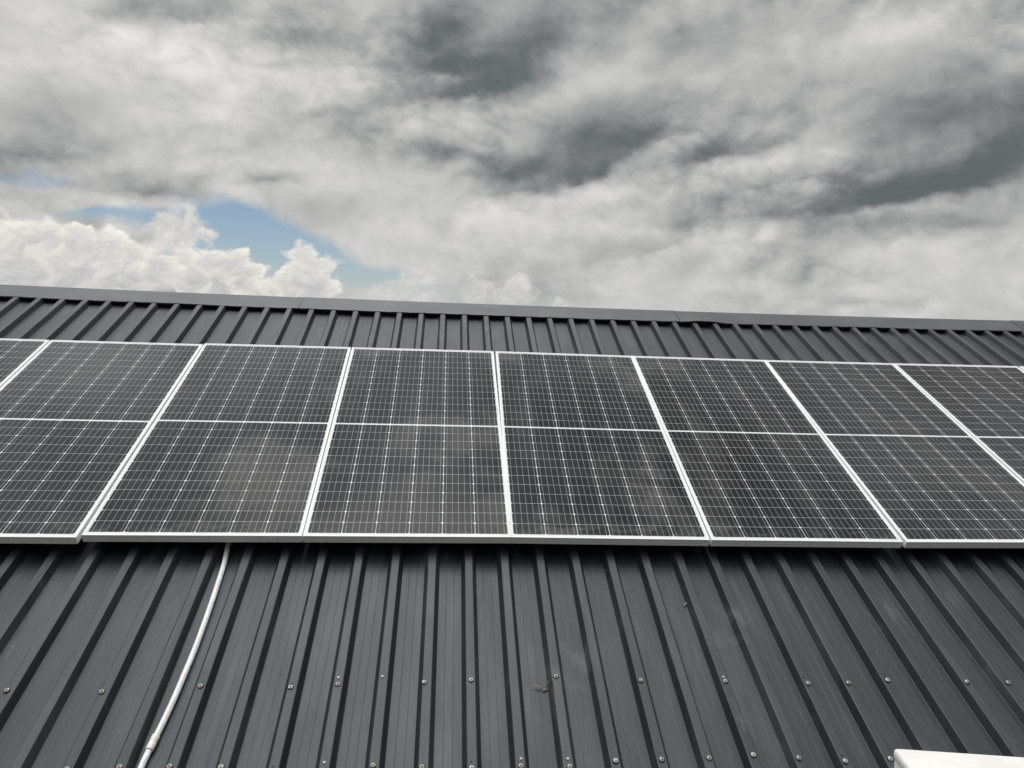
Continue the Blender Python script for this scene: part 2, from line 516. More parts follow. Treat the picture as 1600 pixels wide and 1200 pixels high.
M_UNIT = mat_plain('ivory_powder_coat', (0.80, 0.785, 0.735), 0.40, 0.0, 0.05, 9.0, 0.5, ((0.52, 0.48, 0.40), 0.22))
M_SLOT = mat_plain('dark_recess', (0.05, 0.05, 0.048), 0.6, 0.0, 0.3, 30.0)
M_FINS = mat_plain('aluminium_fins', (0.35, 0.35, 0.34), 0.45, 0.7, 0.3, 90.0)
M_LEAF = mat_plain('withered_leaf', (0.25, 0.215, 0.165), 0.75, 0.0, 0.45, 160.0)
M_PLASTER = mat_plain('painted_plaster', (0.62, 0.58, 0.50), 0.85, 0.0, 0.12, 3.0, 0.3, ((0.35, 0.31, 0.26), 0.5))


def mat_ground():
    m, g, b = material('dry_grass_and_soil')
    c = obj_coord(g)
    a = g.noise(c, 0.05, 6.0, 0.6)
    d = g.noise(c, 1.7, 8.0, 0.65)
    col = g.mix(a.sstep(0.4, 0.62), (0.055, 0.070, 0.028), (0.17, 0.125, 0.075))
    col = g.mix(d.sstep(0.4, 0.7) * 0.6, col, (0.085, 0.090, 0.040))
    g.link(col, b.inputs['Base Color'])
    setp(b, rough=0.95, spec=0.2)
    bump(g, b, d, 0.6, 0.08)
    return m


M_GROUND = mat_ground()

# ------------------------------------------------------------------ building blocks
WORLD = {}


def place(o, world, parent=None):
    """Link o with the given world matrix; under a parent, as its part."""
    COL.objects.link(o)
    WORLD[o.name] = world
    if parent is not None:
        o.parent = parent
        o.matrix_parent_inverse = Matrix.Identity(4)
        o.matrix_basis = WORLD[parent.name].inverted() @ world
    else:
        o.matrix_basis = world
    return o


def mesh_obj(name, bm, mat, world, parent=None, smooth=False, angle=None):
    me = bpy.data.meshes.new(name)
    bmesh.ops.recalc_face_normals(bm, faces=bm.faces[:])
    bm.to_mesh(me)
    bm.free()
    me.materials.append(mat)
    if smooth:
        me.polygons.foreach_set('use_smooth', [True] * len(me.polygons))
        if angle is not None:
            me.set_sharp_from_angle(angle=angle)
    return place(bpy.data.objects.new(name, me), world, parent)


def tag(o, label=None, category=None, group=None, kind=None):
    for k, v in (('label', label), ('category', category), ('group', group), ('kind', kind)):
        if v:
            o[k] = v
    return o


def empty(name, world):
    e = bpy.data.objects.new(name, None)
    e.empty_display_size = 0.1
    return place(e, world)


def copy_tree(src, world):
    """A thing, its parts and their sub-parts."""
    def rec(o, parent):
        c = o.copy()
        if parent is None:
            place(c, world)
        else:
            COL.objects.link(c)
            c.parent = parent
            c.matrix_parent_inverse = Matrix.Identity(4)
            c.matrix_basis = o.matrix_basis.copy()
            WORLD[c.name] = WORLD[parent.name] @ o.matrix_basis
        for k in kids.get(o.name, []):
            rec(k, c)
        return c
    kids = {}
    for o in list(COL.objects):
        if o.parent is not None:
            kids.setdefault(o.parent.name, []).append(o)
    return rec(src, None)


def add_box(bm, x0, x1, y0, y1, z0, z1, bev=0.0, seg=2):
    vs = [bm.verts.new(p) for p in ((x0, y0, z0), (x1, y0, z0), (x1, y1, z0), (x0, y1, z0), (x0, y0, z1), (x1, y0, z1), (x1, y1, z1), (x0, y1, z1))]
    fs = [bm.faces.new([vs[i] for i in q]) for q in ((3, 2, 1, 0), (4, 5, 6, 7), (0, 1, 5, 4), (1, 2, 6, 5), (2, 3, 7, 6), (3, 0, 4, 7))]
    if bev > 0:
        es = list({e for f in fs for e in f.edges})
        bmesh.ops.bevel(bm, geom=es, offset=bev, segments=seg, profile=0.5, affect='EDGES')


def add_prism(bm, profile, y0, y1, ax='y', caps=True):
    """A closed profile (a, z) run along y (or x)."""
    def p(a, z, t):
        return (a, t, z) if ax == 'y' else (t, a, z)
    r0 = [bm.verts.new(p(a, z, y0)) for a, z in profile]
    r1 = [bm.verts.new(p(a, z, y1)) for a, z in profile]
    n = len(profile)
    for i in range(n):
        j = (i + 1) % n
        bm.faces.new((r0[i], r0[j], r1[j], r1[i]))
    if caps:
        bm.faces.new(r0[::-1])
        bm.faces.new(r1)


def add_lathe(bm, prof, n=20, mat=None):
    """Profile (radius, z) turned about z."""
    rings = []
    for r, z in prof:
        if r < 1e-6:
            rings.append([bm.verts.new((0, 0, z))])
        else:
            rings.append([bm.verts.new((r * math.cos(2 * math.pi * i / n), r * math.sin(2 * math.pi * i / n), z)) for i in range(n)])
    for a, b in zip(rings, rings[1:]):
        for i in range(n):
            j = (i + 1) % n
            if len(a) == 1 and len(b) > 1:
                bm.faces.new((a[0], b[i], b[j]))
            elif len(b) == 1 and len(a) > 1:
                bm.faces.new((a[i], b[0], a[j]))
            elif len(a) > 1:
                bm.faces.new((a[i], b[i], b[j], a[j]))


def add_tube(bm, path, radius, n=16, uv=False):
    """A round tube along path (radius a number or one per point), closed ends."""
    pts = [Vector(p) for p in path]
    rs = radius if isinstance(radius, (list, tuple)) else [radius] * len(pts)
    rings = []
    upv = Vector((0, 0, 1))
    for i, p in enumerate(pts):
        t = (pts[min(i + 1, len(pts) - 1)] - pts[max(i - 1, 0)]).normalized()
        s = t.cross(upv).normalized()
        u = s.cross(t).normalized()
        rings.append([bm.verts.new(p + (s * math.cos(2 * math.pi * k / n) + u * math.sin(2 * math.pi * k / n)) * rs[i]) for k in range(n)])
    lay = bm.loops.layers.uv.new('uv') if uv else None
    dist = 0.0
    for i in range(len(rings) - 1):
        seg = (pts[i + 1] - pts[i]).length
        for k in range(n):
            j = (k + 1) % n
            f = bm.faces.new((rings[i][k], rings[i][j], rings[i + 1][j], rings[i + 1][k]))
            f.smooth = True
            if lay:
                for lp, (a, b_) in zip(f.loops, ((dist, k), (dist, k + 1), (dist + seg, k + 1), (dist + seg, k))):
                    lp[lay].uv = (a, b_ / n)
        dist += seg
    bm.faces.new(rings[0][::-1])
    bm.faces.new(rings[-1])


def spline(pts, per=8):
    """Catmull-Rom through pts."""
    P = [Vector(p) for p in pts]
    P = [P[0] * 2 - P[1]] + P + [P[-1] * 2 - P[-2]]
    out = []
    for i in range(1, len(P) - 2):
        a, b, c, d = P[i - 1:i + 3]
        for k in range(per):
            t = k / per
            out.append(0.5 * (2 * b + (c - a) * t + (2 * a - 5 * b + 4 * c - d) * t * t + (3 * b - a - 3 * c + d) * t ** 3))
    out.append(P[-2])
    return out


# ------------------------------------------------------------------ the ground
bm = bmesh.new()
add_box(bm, -6000, 6000, -6000, 6000, -2.0, 0.0)
tag(mesh_obj('ground', bm, M_GROUND, Matrix.Identity(4)), kind='structure')

# ------------------------------------------------------------------ the house and its roof
RIB = 0.175430                         # rib spacing
RX = -0.904696                         # x of rib number 0
RTOP, PAN = -0.085, -0.122             # rib tops and pans, below the panels' top face
Y_EAVE, Y_LIP = -2.25, 2.835


def bow(x):                            # the ridge line is not quite straight
    return 0.0030 * max(-4.5, min(4.5, x - 0.45)) ** 2 - 0.008


house = empty('house', Matrix.Translation((1.0, 0.0, 0.0)))
tag(house, 'house roofed in dark grey ribbed metal sheets with a folded ridge cap', 'house')


def rib_profile(lo, hi):
    """(x, z) across ribs lo..hi, ending in the half pans either side of the end ribs' feet."""
    z = RTOP - PAN
    out = []
    for k in range(lo, hi + 1):
        c = RX + k * RIB
        if k > lo:
            a = c - RIB
            for f in (0.36, 0.64):      # two shallow stiffening grooves in the pan
                m = a + RIB * (0.5 + (f - 0.5) * 0.72)
                out += [(m - 0.0022, 0.0), (m, -0.0005), (m + 0.0022, 0.0)]
        out += [(c - 0.0365, 0.0), (c - 0.0345, 0.0012), (c - 0.0200, z - 0.0035), (c - 0.0186, z - 0.0010), (c - 0.0160, z)]
        out += [(c + 0.0160, z), (c + 0.0186, z - 0.0010), (c + 0.0200, z - 0.0035), (c + 0.0345, 0.0012), (c + 0.0365, 0.0)]
    return out


def sheet(first, name='roof_sheet', y0=Y_EAVE, y1=Y_LIP + 0.19, flip=False, ny=64):
    """One roofing sheet: five ribs, the last one lapping over the next sheet's first."""
    prof = rib_profile(first, first + 4)
    prof = [p for p in prof if p[0] >= RX + first * RIB - 0.0365]
    bm = bmesh.new()
    rows = []
    rnd = random.Random(first * 13 + 5)
    dents = [(RX + (first + rnd.uniform(0.2, 4)) * RIB, rnd.uniform(y0, y1), rnd.uniform(0.05, 0.16), rnd.uniform(-0.0030, 0.0022)) for _ in range(9)]
    for j in range(ny + 1):
        y = y0 + (y1 - y0) * j / ny
        row = []
        for i, (x, z) in enumerate(prof):
            w = 0.0012 * mnoise.noise(Vector((x * 2.4, y * 1.3, first * 3.1)))
            for dx, dy, dr, dz in dents:
                q = ((x - dx) ** 2 * 5 + (y - dy) ** 2 * 0.6) / (dr * dr)
                if q < 6:
                    w += dz * math.exp(-q)
            wx = 0.0011 * mnoise.noise(Vector((x * 1.1, y * 0.8, 40 + first)))
            lap = 0.0016 * max(0.0, (x - (RX + (first + 4) * RIB - 0.03)) / 0.06)
            row.append(bm.verts.new((x + wx, y, PAN + z + w + min(lap, 0.0016))))
        rows.append(row)
    for a, b in zip(rows, rows[1:]):
        for i in range(len(a) - 1):
            bm.faces.new((a[i], a[i + 1], b[i + 1], b[i]))
    # the sheet's own thickness at its long edges: fold a thin return under
    me = mesh_obj(name, bm, M_ROOF, ROOF, house)
    return me


SHEETS = {}
SHEET_FIRST = list(range(-47, 57, 4))
for f in SHEET_FIRST:
    SHEETS[f] = sheet(f)


def sheet_at(k):
    return SHEETS[max(f for f in SHEET_FIRST if f <= k)]


# the far slope, over the ridge
APEX_Y = Y_LIP + 0.235
apex_w = ROOF @ Vector((0, APEX_Y, PAN))
BACK = Matrix.Translation((RX * 2 + 9 * RIB, 2 * apex_w.y, 0)) @ Matrix.Rotation(math.pi, 4, 'Z') @ ROOF
bm = bmesh.new()
prof = rib_profile(-47, 56)
r0 = [bm.verts.new((x, Y_EAVE, PAN + z)) for x, z in prof]
r1 = [bm.verts.new((x, APEX_Y - 0.05, PAN + z)) for x, z in prof]
for i in range(len(prof) - 1):
    bm.faces.new((r0[i], r0[i + 1], r1[i + 1], r1[i]))
mesh_obj('far_slope', bm, M_ROOF, BACK, house)

# ridge cap: overlapping folded lengths, both wings, with a turned-down lip that ripples over the ribs
X_LEFT, X_RIGHT = RX - 47.3 * RIB, RX + 56.3 * RIB
JOINTS = [X_LEFT, -7.6, -4.62, -1.536, 1.60, 4.78, 7.9, X_RIGHT]
CAPW = 0.218


def cap_piece(n, xa, xb):
    bm = bmesh.new()
    t2 = 2 * PITCH
    rows = []
    steps = max(4, int((xb - xa) / 0.022))
    lift = 0.0032 * (n % 2)
    for i in range(steps + 1):
        x = xa + (xb - xa) * i / steps
        yb = bow(x)
        k = (x - RX) / RIB
        near = abs(k - round(k)) * 2                   # 0 on a rib, 1 between ribs
        sag = -0.0035 * near * (0.6 + 0.8 * mnoise.noise(Vector((x * 1.9, 3.0, 1.0))))
        sag += 0.0040 * mnoise.noise(Vector((x * 1.4, 7.0, 0.0)))
        bulge = 0.016 * math.exp(-((x - 1.80) / 0.16) ** 2) - 0.005 * math.exp(-((x - 0.86) / 0.12) ** 2) - 0.006 * math.exp(-((x - 2.15) / 0.15) ** 2)
        z0 = RTOP + 0.003 + lift
        lipz = z0 + sag + max(0.0, bulge) + min(0.0, bulge) * 0.5
        ly = Y_LIP + yb
        row = []
        # lip, up the near wing, over the fold, down the far wing
        wing = [(ly + 0.005, lipz - 0.014), (ly + 0.0006, lipz - 0.0045), (ly, lipz - 0.003), (ly + 0.0008, lipz - 0.0012), (ly + 0.0035, lipz)]
        for f in (0.12, 0.3, 0.5, 0.7, 0.88):
            zz = lipz + (z0 + 0.002 - lipz) * min(1.0, f * 1.25) + 0.0016 * mnoise.noise(Vector((x * 3.0, f * 3.0, 9.0)))
            wing.append((ly + CAPW * f, zz))
        wing.append((ly + CAPW * 0.965, z0 + 0.0022))
        for y, z in wing:
            row.append((x, y, z))
        ay, az_ = ly + CAPW, z0 + 0.0018
        row.append((x, ay, az_))
        for f in (0.03, 0.5, 0.95):
            dd = CAPW * f
            row.append((x, ay + dd * math.cos(t2), az_ - dd * math.sin(t2)))
        rows.append([bm.verts.new(p) for p in row])
    for a, b in zip(rows, rows[1:]):
        for i in range(len(a) - 1):
            bm.faces.new((a[i], b[i], b[i + 1], a[i + 1]))
    return mesh_obj('ridge_cap', bm, M_CAP, ROOF, house, smooth=True, angle=rad(30))


for n, (xa, xb) in enumerate(zip(JOINTS, JOINTS[1:])):
    cap_piece(n, xa - (0.05 if n else 0.0), xb)

# a bead of sealant across each lap of the cap
for x in JOINTS[1:-1]:
    bm = bmesh.new()
    z0 = RTOP + 0.003 + 0.0032
    ly = Y_LIP + bow(x)
    path = [Vector((x + 0.0004 * i + 0.0015 * mnoise.noise(Vector((i * 0.9, x, 0))), ly + CAPW * i / 12, z0 + 0.0014)) for i in range(13)]
    add_tube(bm, path, 0.0019, 8)
    mesh_obj('sealant', bm, M_RUBBER, ROOF, house)

# foam closure under the cap, notched over the ribs
bm = bmesh.new()
for k in range(-47, 57):
    c = RX + k * RIB
    d = bow(c + RIB / 2)
    rnd = random.Random(k)
    y0 = Y_LIP + d + 0.030 + rnd.uniform(-0.004, 0.004)
    y1 = y0 + 0.05
    z = RTOP - 0.002
    lo = [(c + 0.0385, PAN + 0.0006), (c + 0.08, PAN + 0.0006 + rnd.uniform(0, .003)), (c + RIB - 0.08, PAN + 0.0006 + rnd.uniform(0, .003)), (c + RIB - 0.0385, PAN + 0.0006), (c + RIB - 0.0225, z), (c + 0.0225, z)]
    add_prism(bm, lo, y0, y1)
mesh_obj('closure_strip', bm, M_FOAM, ROOF, house)

# walls under the roof
eave_w = ROOF @ Vector((0, Y_EAVE + 0.45, PAN - 0.16))
yf, yb_, zt = eave_w.y, 2 * apex_w.y - eave_w.y, eave_w.z
zr = (ROOF @ Vector((0, APEX_Y, PAN - 0.20))).z
bm = bmesh.new()
add_box(bm, X_LEFT + 0.35, X_RIGHT - 0.35, yf, yf + 0.22, 0.0, zt)
add_box(bm, X_LEFT + 0.35, X_RIGHT - 0.35, yb_ - 0.22, yb_, 0.0, zt)
for xs in (X_LEFT + 0.35, X_RIGHT - 0.57):
    pr = [(yf + 0.222, 0.0), (yb_ - 0.222, 0.0), (yb_ - 0.222, zt + 0.02), (apex_w.y, zr), (yf + 0.222, zt + 0.02)]
    add_prism(bm, pr, xs, xs + 0.22, ax='x')
mesh_obj('wall', bm, M_PLASTER, Matrix.Identity(4), house)
# purlins carry the sheets
for y in (-1.118, -0.770, 0.40, 1.55, 2.70):
    bm = bmesh.new()
    add_box(bm, X_LEFT + 0.6, X_RIGHT - 0.6, y - 0.025, y + 0.025, PAN - 0.082, PAN - 0.006, 0.002, 1)
    mesh_obj('purlin', bm, M_RAIL, ROOF, house)

# roofing screws: head, washer and rubber seal, each a sub-part of its sheet
def screw_mesh(name, mat, s=1.0):
    bm = bmesh.new()
    add_lathe(bm, [(0.0102 * s, -0.002), (0.0106 * s, 0.0012), (0.0098 * s, 0.0030), (0.0064 * s, 0.0042), (0.0062 * s, 0.0044)], 22)
    bmesh.ops.transform(bm, matrix=Matrix.Identity(4), verts=bm.verts)
    # hexagon head with a dished top
    hx = [(0.0050 * s, 0.0040), (0.0050 * s, 0.0082), (0.0044 * s, 0.0090), (0.0034 * s, 0.0090), (0.0026 * s, 0.0078), (0.0, 0.0074)]
    add_lathe(bm, hx, 6)
    add_lathe(bm, [(0.0064 * s, 0.0043), (0.0048 * s, 0.0046)], 22)
    me = bpy.data.meshes.new(name)
    bmesh.ops.recalc_face_normals(bm, faces=bm.faces[:])
    bm.to_mesh(me)
    bm.free()
    me.materials.append(mat)
    return me


SCREW = screw_mesh('roof_screw', M_SCREW, 0.93)
SCREW_B = screw_mesh('roof_screw_pale', M_BRIGHT, 0.93)
bm = bmesh.new()
add_lathe(bm, [(0.0116, -0.0015), (0.0120, 0.0010), (0.0105, 0.0022), (0.0, 0.0022)], 20)
SEAL = bpy.data.meshes.new('seal')
bm.to_mesh(SEAL)
bm.free()
SEAL.materials.append(M_RUBBER)
bm = bmesh.new()
add_lathe(bm, [(0.0052, -0.001), (0.0054, 0.0012), (0.0042, 0.0022), (0.0016, 0.0022), (0.0013, 0.0005), (0.0, 0.0005)], 16)
RIVET = bpy.data.meshes.new('rivet')
bm.to_mesh(RIVET)
bm.free()
RIVET.materials.append(M_BRIGHT)
HOLE = bpy.data.meshes.new('hole')
bm = bmesh.new()
add_lathe(bm, [(0.0030, -0.001), (0.0030, 0.0006), (0.0, 0.0006)], 12)
bm.to_mesh(HOLE)
bm.free()
HOLE.materials.append(M_RUBBER)

rng = random.Random(3)


def put_on_rib(name, me, k, y, dx=0.0):
    x = RX + k * RIB + dx
    w = ROOF @ Matrix.Translation((x, y, RTOP + 0.0014)) @ Matrix.Rotation(rng.uniform(-0.09, 0.09), 4, 'X') @ Matrix.Rotation(rng.uniform(-0.09, 0.09), 4, 'Y') @ Matrix.Rotation(rng.uniform(0, 6.28), 4, 'Z')
    return place(bpy.data.objects.new(name, me), w, sheet_at(math.floor(k)))


ROWS = [[(-6.05, -0.788), (-4.05, -0.798), (-2.0, -0.775), (-0.03, -0.784), (1.0, -0.772), (2.94, -0.765), (4.01, -0.756), (5.99, -0.742), (7.98, -0.765), (10.0, -0.772), (12.0, -0.786), (13.0, -0.786), (14.02, -0.773), (15.99, -0.786), (17.03, -0.791), (19.0, -0.785), (-8.0, -0.79)],
        [(-3.01, -1.11), (-2.05, -1.111), (-1.04, -1.117), (1.98, -1.12), (2.97, -1.129), (3.99, -1.136), (5.01, -1.132), (6.02, -1.138), (7.01, -1.118), (8.0, -1.116), (9.03, -1.114), (10.02, -1.104), (10.99, -1.12), (11.99, -1.136), (13.02, -1.129), (-4.0, -1.115), (0.0, -1.135)]]
for row in ROWS:
    for k, y in row:
        put_on_rib('seal', SEAL, round(k), y, (k - round(k)) * RIB)
        put_on_rib('roof_screw', SCREW_B if rng.random() < 0.45 else SCREW, round(k), y, (k - round(k)) * RIB)
for k, y in ((0.99, -0.74), (1.98, -0.736), (0.99, -1.106), (5.02, -1.104), (6.0, -1.107), (9.99, -0.751)):
    put_on_rib('rivet', RIVET, round(k), y, (k - round(k)) * RIB)
for k, y in ((-0.02, -0.766), (11.95, -0.754), (11.99, -1.11), (3.98, -1.111), (-0.02, -1.118)):
    put_on_rib('screw_hole', HOLE, round(k), y, (k - round(k)) * RIB)

# ------------------------------------------------------------------ solar panels
def frame_mesh():
    """Four hollow-looking aluminium bars, mitred, with ribbed outer faces."""
    bm = bmesh.new()
    hw, hl = PW / 2, PL / 2
    # outline of a bar's section: offset inward from the outer edge, height
    sec = [(0.0, -PT), (0.0, -0.0310), (0.0012, -0.0302), (0.0012, -0.0262), (0.0, -0.0254), (0.0, -0.0185), (0.0012, -0.0177), (0.0012, -0.0137), (0.0, -0.0129), (0.0, -0.0014), (0.0010, 0.0),
           (0.0050, 0.0), (0.0053, -0.0003), (0.0057, -0.0003), (0.0060, 0.0), (LIP - 0.0008, 0.0), (LIP, -0.0008), (LIP, -0.0065), (0.0024, -0.0065), (0.0024, -0.0378), (0.028, -0.0378), (0.028, -PT)]
    rings = []
    for sx, sy in ((-1, -1), (1, -1), (1, 1), (-1, 1)):
        rings.append([bm.verts.new((sx * (hw - o), sy * (hl - o), z)) for o, z in sec])
    n = len(sec)
    for c in range(4):
        a, b = rings[c], rings[(c + 1) % 4]
        for i in range(n):
            j = (i + 1) % n
            bm.faces.new((a[i], b[i], b[j], a[j]))
    return bm


def glass_mesh():
    bm = bmesh.new()
    add_box(bm, -PW / 2 + 0.004, PW / 2 - 0.004, -PL / 2 + 0.004, PL / 2 - 0.004, -0.0058, -0.0016)
    return bm


def panel_world(x, y, turn=0.0):
    return ROOF @ Matrix.Translation((x, y, 0)) @ Matrix.Rotation(turn, 4, 'Z')


# gaps between neighbours along the row, and how far each panel's lower left and right corners sit up the slope
GAPX = [-4.048, -3.036, -2.018, -1.004, 0.003, 1.010, 2.018, 3.032, 4.050, 5.066]
CORNERS = [(-0.020, -0.018), (-0.018, -0.016), (0.000, 0.007), (0.007, 0.012), (0.012, 0.004), (0.004, 0.001), (0.001, 0.010), (0.010, 0.026), (0.026, 0.034)]
PANEL_LABELS = [
    'solar panel cut by the left picture edge so only a corner wedge of it shows',
    'solar panel whose lower edge drops slightly below the panel beside it, dark slit between them',
    'dusty solar panel from under whose lower edge the white conduit comes out',
    'solar panel in mid row, just right of the one above the conduit',
    'dark solar panel with a small withered scrap on the roof below its lower right corner',
    'solar panel next to the left of the one straight above the white cabinet',
    'solar panel straight above the white cabinet in the bottom right corner',
    'solar panel cut diagonally by the right picture edge, its lower half out of view',
    'thin sliver of a solar panel in the far right end of the row',
]
panel = empty('solar_panel', panel_world(0, 0))
mesh_obj('frame', frame_mesh(), M_FRAME, panel_world(0, 0), panel)
mesh_obj('glass', glass_mesh(), M_CELLS, panel_world(0, 0), panel)
for i, lab in enumerate(PANEL_LABELS):
    (ya, yb) = CORNERS[i]
    w = panel_world((GAPX[i] + GAPX[i + 1]) / 2, (ya + yb) / 2 + PL / 2, math.atan2(yb - ya, PW))
    if i == 0:
        o = panel
        o.matrix_basis = w
        WORLD[o.name] = w
    else:
        o = copy_tree(panel, w)
    tag(o, lab, 'solar panel', 'solar panels in the row on the roof')

# two rails lift the row off the ribs
for y in (0.46, 1.54):
    bm = bmesh.new()
    pr = [(-0.02, RTOP), (0.02, RTOP), (0.02, -PT - 0.0015), (0.006, -PT - 0.0015), (0.006, -PT - 0.012), (-0.006, -PT - 0.012), (-0.006, -PT - 0.0015), (-0.02, -PT - 0.0015)]
    add_prism(bm, [(a + y, z) for a, z in pr], GAPX[0] + 0.05, GAPX[-1] - 0.05, ax='x')
    tag(mesh_obj('mounting_rail', bm, M_RAIL, ROOF), 'aluminium rail under the %s half of the solar panels' % ('lower' if y < 1 else 'upper'), 'rail', 'rails under the solar panels')

# ------------------------------------------------------------------ the white conduit lying in a pan
CR = 0.0116
PIPE = [(-1.385, 0.30), (-1.372, 0.08), (-1.3555, -0.0635), (-1.3475, -0.2095), (-1.343, -0.3267), (-1.3395, -0.4725), (-1.3390, -0.5913), (-1.3415, -0.6934), (-1.3445, -0.7927), (-1.3495, -0.8781), (-1.3555, -0.9513), (-1.361, -1.003)]
PIPE2 = [(-1.361, -1.003), (-1.3655, -1.0538), (-1.368, -1.0978), (-1.3705, -1.25), (-1.371, -1.5), (-1.369, -1.8), (-1.368, -2.24)]
conduit = empty('conduit', ROOF @ Matrix.Translation((-1.345, -0.6, PAN)))
tag(conduit, 'white plastic conduit running from under the solar panels down the roof', 'conduit')


def pipe(name, pts, r):
    bm = bmesh.new()
    path = [Vector((p.x, p.y, PAN + CR + 0.0015 + 0.0035 * abs(math.sin(p.y * 2.3)))) for p in spline([(x, y, 0) for x, y in pts], 8)]
    add_tube(bm, path, r, 18, uv=True)
    return mesh_obj(name, bm, M_COND, ROOF, conduit), path


up_o, up_path = pipe('tube', PIPE, CR)
lo_o, lo_path = pipe('tube', PIPE2, CR - 0.0004)
# the coupling: a short wider sleeve with a rim
a, b_ = up_path[-1], lo_path[min(10, len(lo_path) - 1)]
dirv = (lo_path[3] - lo_path[0]).normalized()
c0 = up_path[-1] - dirv * 0.030
bm = bmesh.new()
prof = [(0.0, CR + 0.0006), (0.0015, CR + 0.0026), (0.004, CR + 0.0030), (0.027, CR + 0.0030), (0.029, CR + 0.0022), (0.031, CR + 0.0022), (0.033, CR + 0.0030), (0.057, CR + 0.0030), (0.0595, CR + 0.0026), (0.061, CR + 0.0004)]
add_tube(bm, [c0 + dirv * t + Vector((0, 0, 0.0012)) for t, r in prof], [r for t, r in prof], 22)
mesh_obj('coupling', bm, M_COUP, ROOF, conduit)

# ------------------------------------------------------------------ withered scraps
def scrap(name, label, blades, stem, base):
    """A dried leaf scrap: curled blades (root, tip, width, curl) round a knot, in roof coordinates about base."""
    root = empty(name, ROOF @ Matrix.Translation(base))
    tag(root, label, 'dead leaf')
    for rt, tip, wd, curl in blades:
        bm = bmesh.new()
        rt, tip = Vector(rt), Vector(tip)
        ax = tip - rt
        sd = ax.cross(Vector((0, 0, 1))).normalized()
        if abs(ax.normalized().z) > 0.85:
            sd = Vector((0.6, -0.8, 0)).normalized()
        up = sd.cross(ax).normalized()
        n, mcount = 12, 4
        top, bot = [], []
        for i in range(n + 1):
            t = i / n
            half = wd * (math.sin(math.pi * min(0.97, 0.08 + 0.90 * t)) ** 0.7) * (1 - 0.25 * t) + 0.0004
            half *= 1 + 0.18 * mnoise.noise(Vector((t * 6, wd * 900, 2)))
            ra, rb = [], []
            for j in range(-mcount, mcount + 1):
                s = j / mcount
                h = curl * (s * s) * half * 1.1 + 0.004 * math.sin(t * 2.6) + 0.0012 * mnoise.noise(Vector((t * 5, s * 2, wd * 500)))
                p = rt + ax * t + sd * (half * s) + up * h
                ra.append(bm.verts.new(p + up * 0.0003))
                rb.append(bm.verts.new(p - up * 0.0003))
            top.append(ra)
            bot.append(rb)
        for a, b in zip(top, top[1:]):
            for j in range(len(a) - 1):
                bm.faces.new((a[j], a[j + 1], b[j + 1], b[j]))
        for a, b in zip(bot, bot[1:]):
            for j in range(len(a) - 1):
                bm.faces.new((a[j], b[j], b[j + 1], a[j + 1]))
        for i in range(n):
            for j in (0, -1):
                bm.faces.new((top[i][j], top[i + 1][j], bot[i + 1][j], bot[i][j]))
        mesh_obj('blade', bm, M_LEAF, ROOF @ Matrix.Translation(base), root, smooth=True)
    bm = bmesh.new()
    add_tube(bm, spline(stem, 5), [0.0016] * (5 * (len(stem) - 1) + 1), 8)
    mesh_obj('stalk', bm, M_LEAF, ROOF @ Matrix.Translation(base), root)
    return root


scrap('dead_leaf', 'withered brown leaf scrap lying beside a rib near the bottom centre, just below a screw',
      [((0, 0, 0.006), (-0.060, 0.007, 0.012), 0.0038, 0.5), ((-0.001, -0.001, 0.005), (-0.018, -0.014, 0.002), 0.0065, 0.3), ((0, 0, 0.006), (0.012, 0.018, 0.034), 0.0030, 0.6)],
      [(0.004, -0.010, 0.003), (0.0, -0.002, 0.006), (-0.006, 0.003, 0.008)], (0.1065, -0.772, PAN))
scrap('dead_leaf', 'small pale withered scrap caught against a rib high on the lower roof, right of centre',
      [((0, 0, 0.004), (-0.022, -0.026, 0.004), 0.0042, 0.4), ((0, 0, 0.004), (0.008, 0.020, 0.022), 0.004, 0.6)],
      [(0.003, -0.008, 0.003), (0.0, 0.0, 0.005), (0.004, 0.008, 0.012)], (0.822, -0.298, PAN))

# ------------------------------------------------------------------ the white cabinet of an air conditioner's outdoor unit
UNIT_W, UNIT_D, UNIT_H = 0.80, 0.30, 0.56
top_corner = ROOF @ Vector((0.9469, -1.5514, 0.60))      # its upper corner, away from the camera, at the left
YAW = rad(UNIT_YAW)
U = Matrix.Translation(top_corner) @ Matrix.Rotation(YAW, 4, 'Z') @ Matrix.Translation((UNIT_W / 2, -UNIT_D / 2, -UNIT_H))
unit = empty('outdoor_unit', U)
tag(unit, 'ivory white air conditioner cabinet with rounded edges in the bottom right corner', 'air conditioner')
hw, hd = UNIT_W / 2, UNIT_D / 2
bm = bmesh.new()
add_box(bm, -hw, hw, -hd, hd, 0.0, UNIT_H - 0.028, 0.010, 3)
# left side opening
mesh_obj('casing', bm, M_UNIT, U, unit, smooth=True, angle=rad(35))
bm = bmesh.new()
add_box(bm, -hw - 0.003, hw + 0.003, -hd - 0.003, hd + 0.003, UNIT_H - 0.034, UNIT_H, 0.012, 4)
mesh_obj('lid', bm, M_UNIT, U, unit, smooth=True, angle=rad(40))
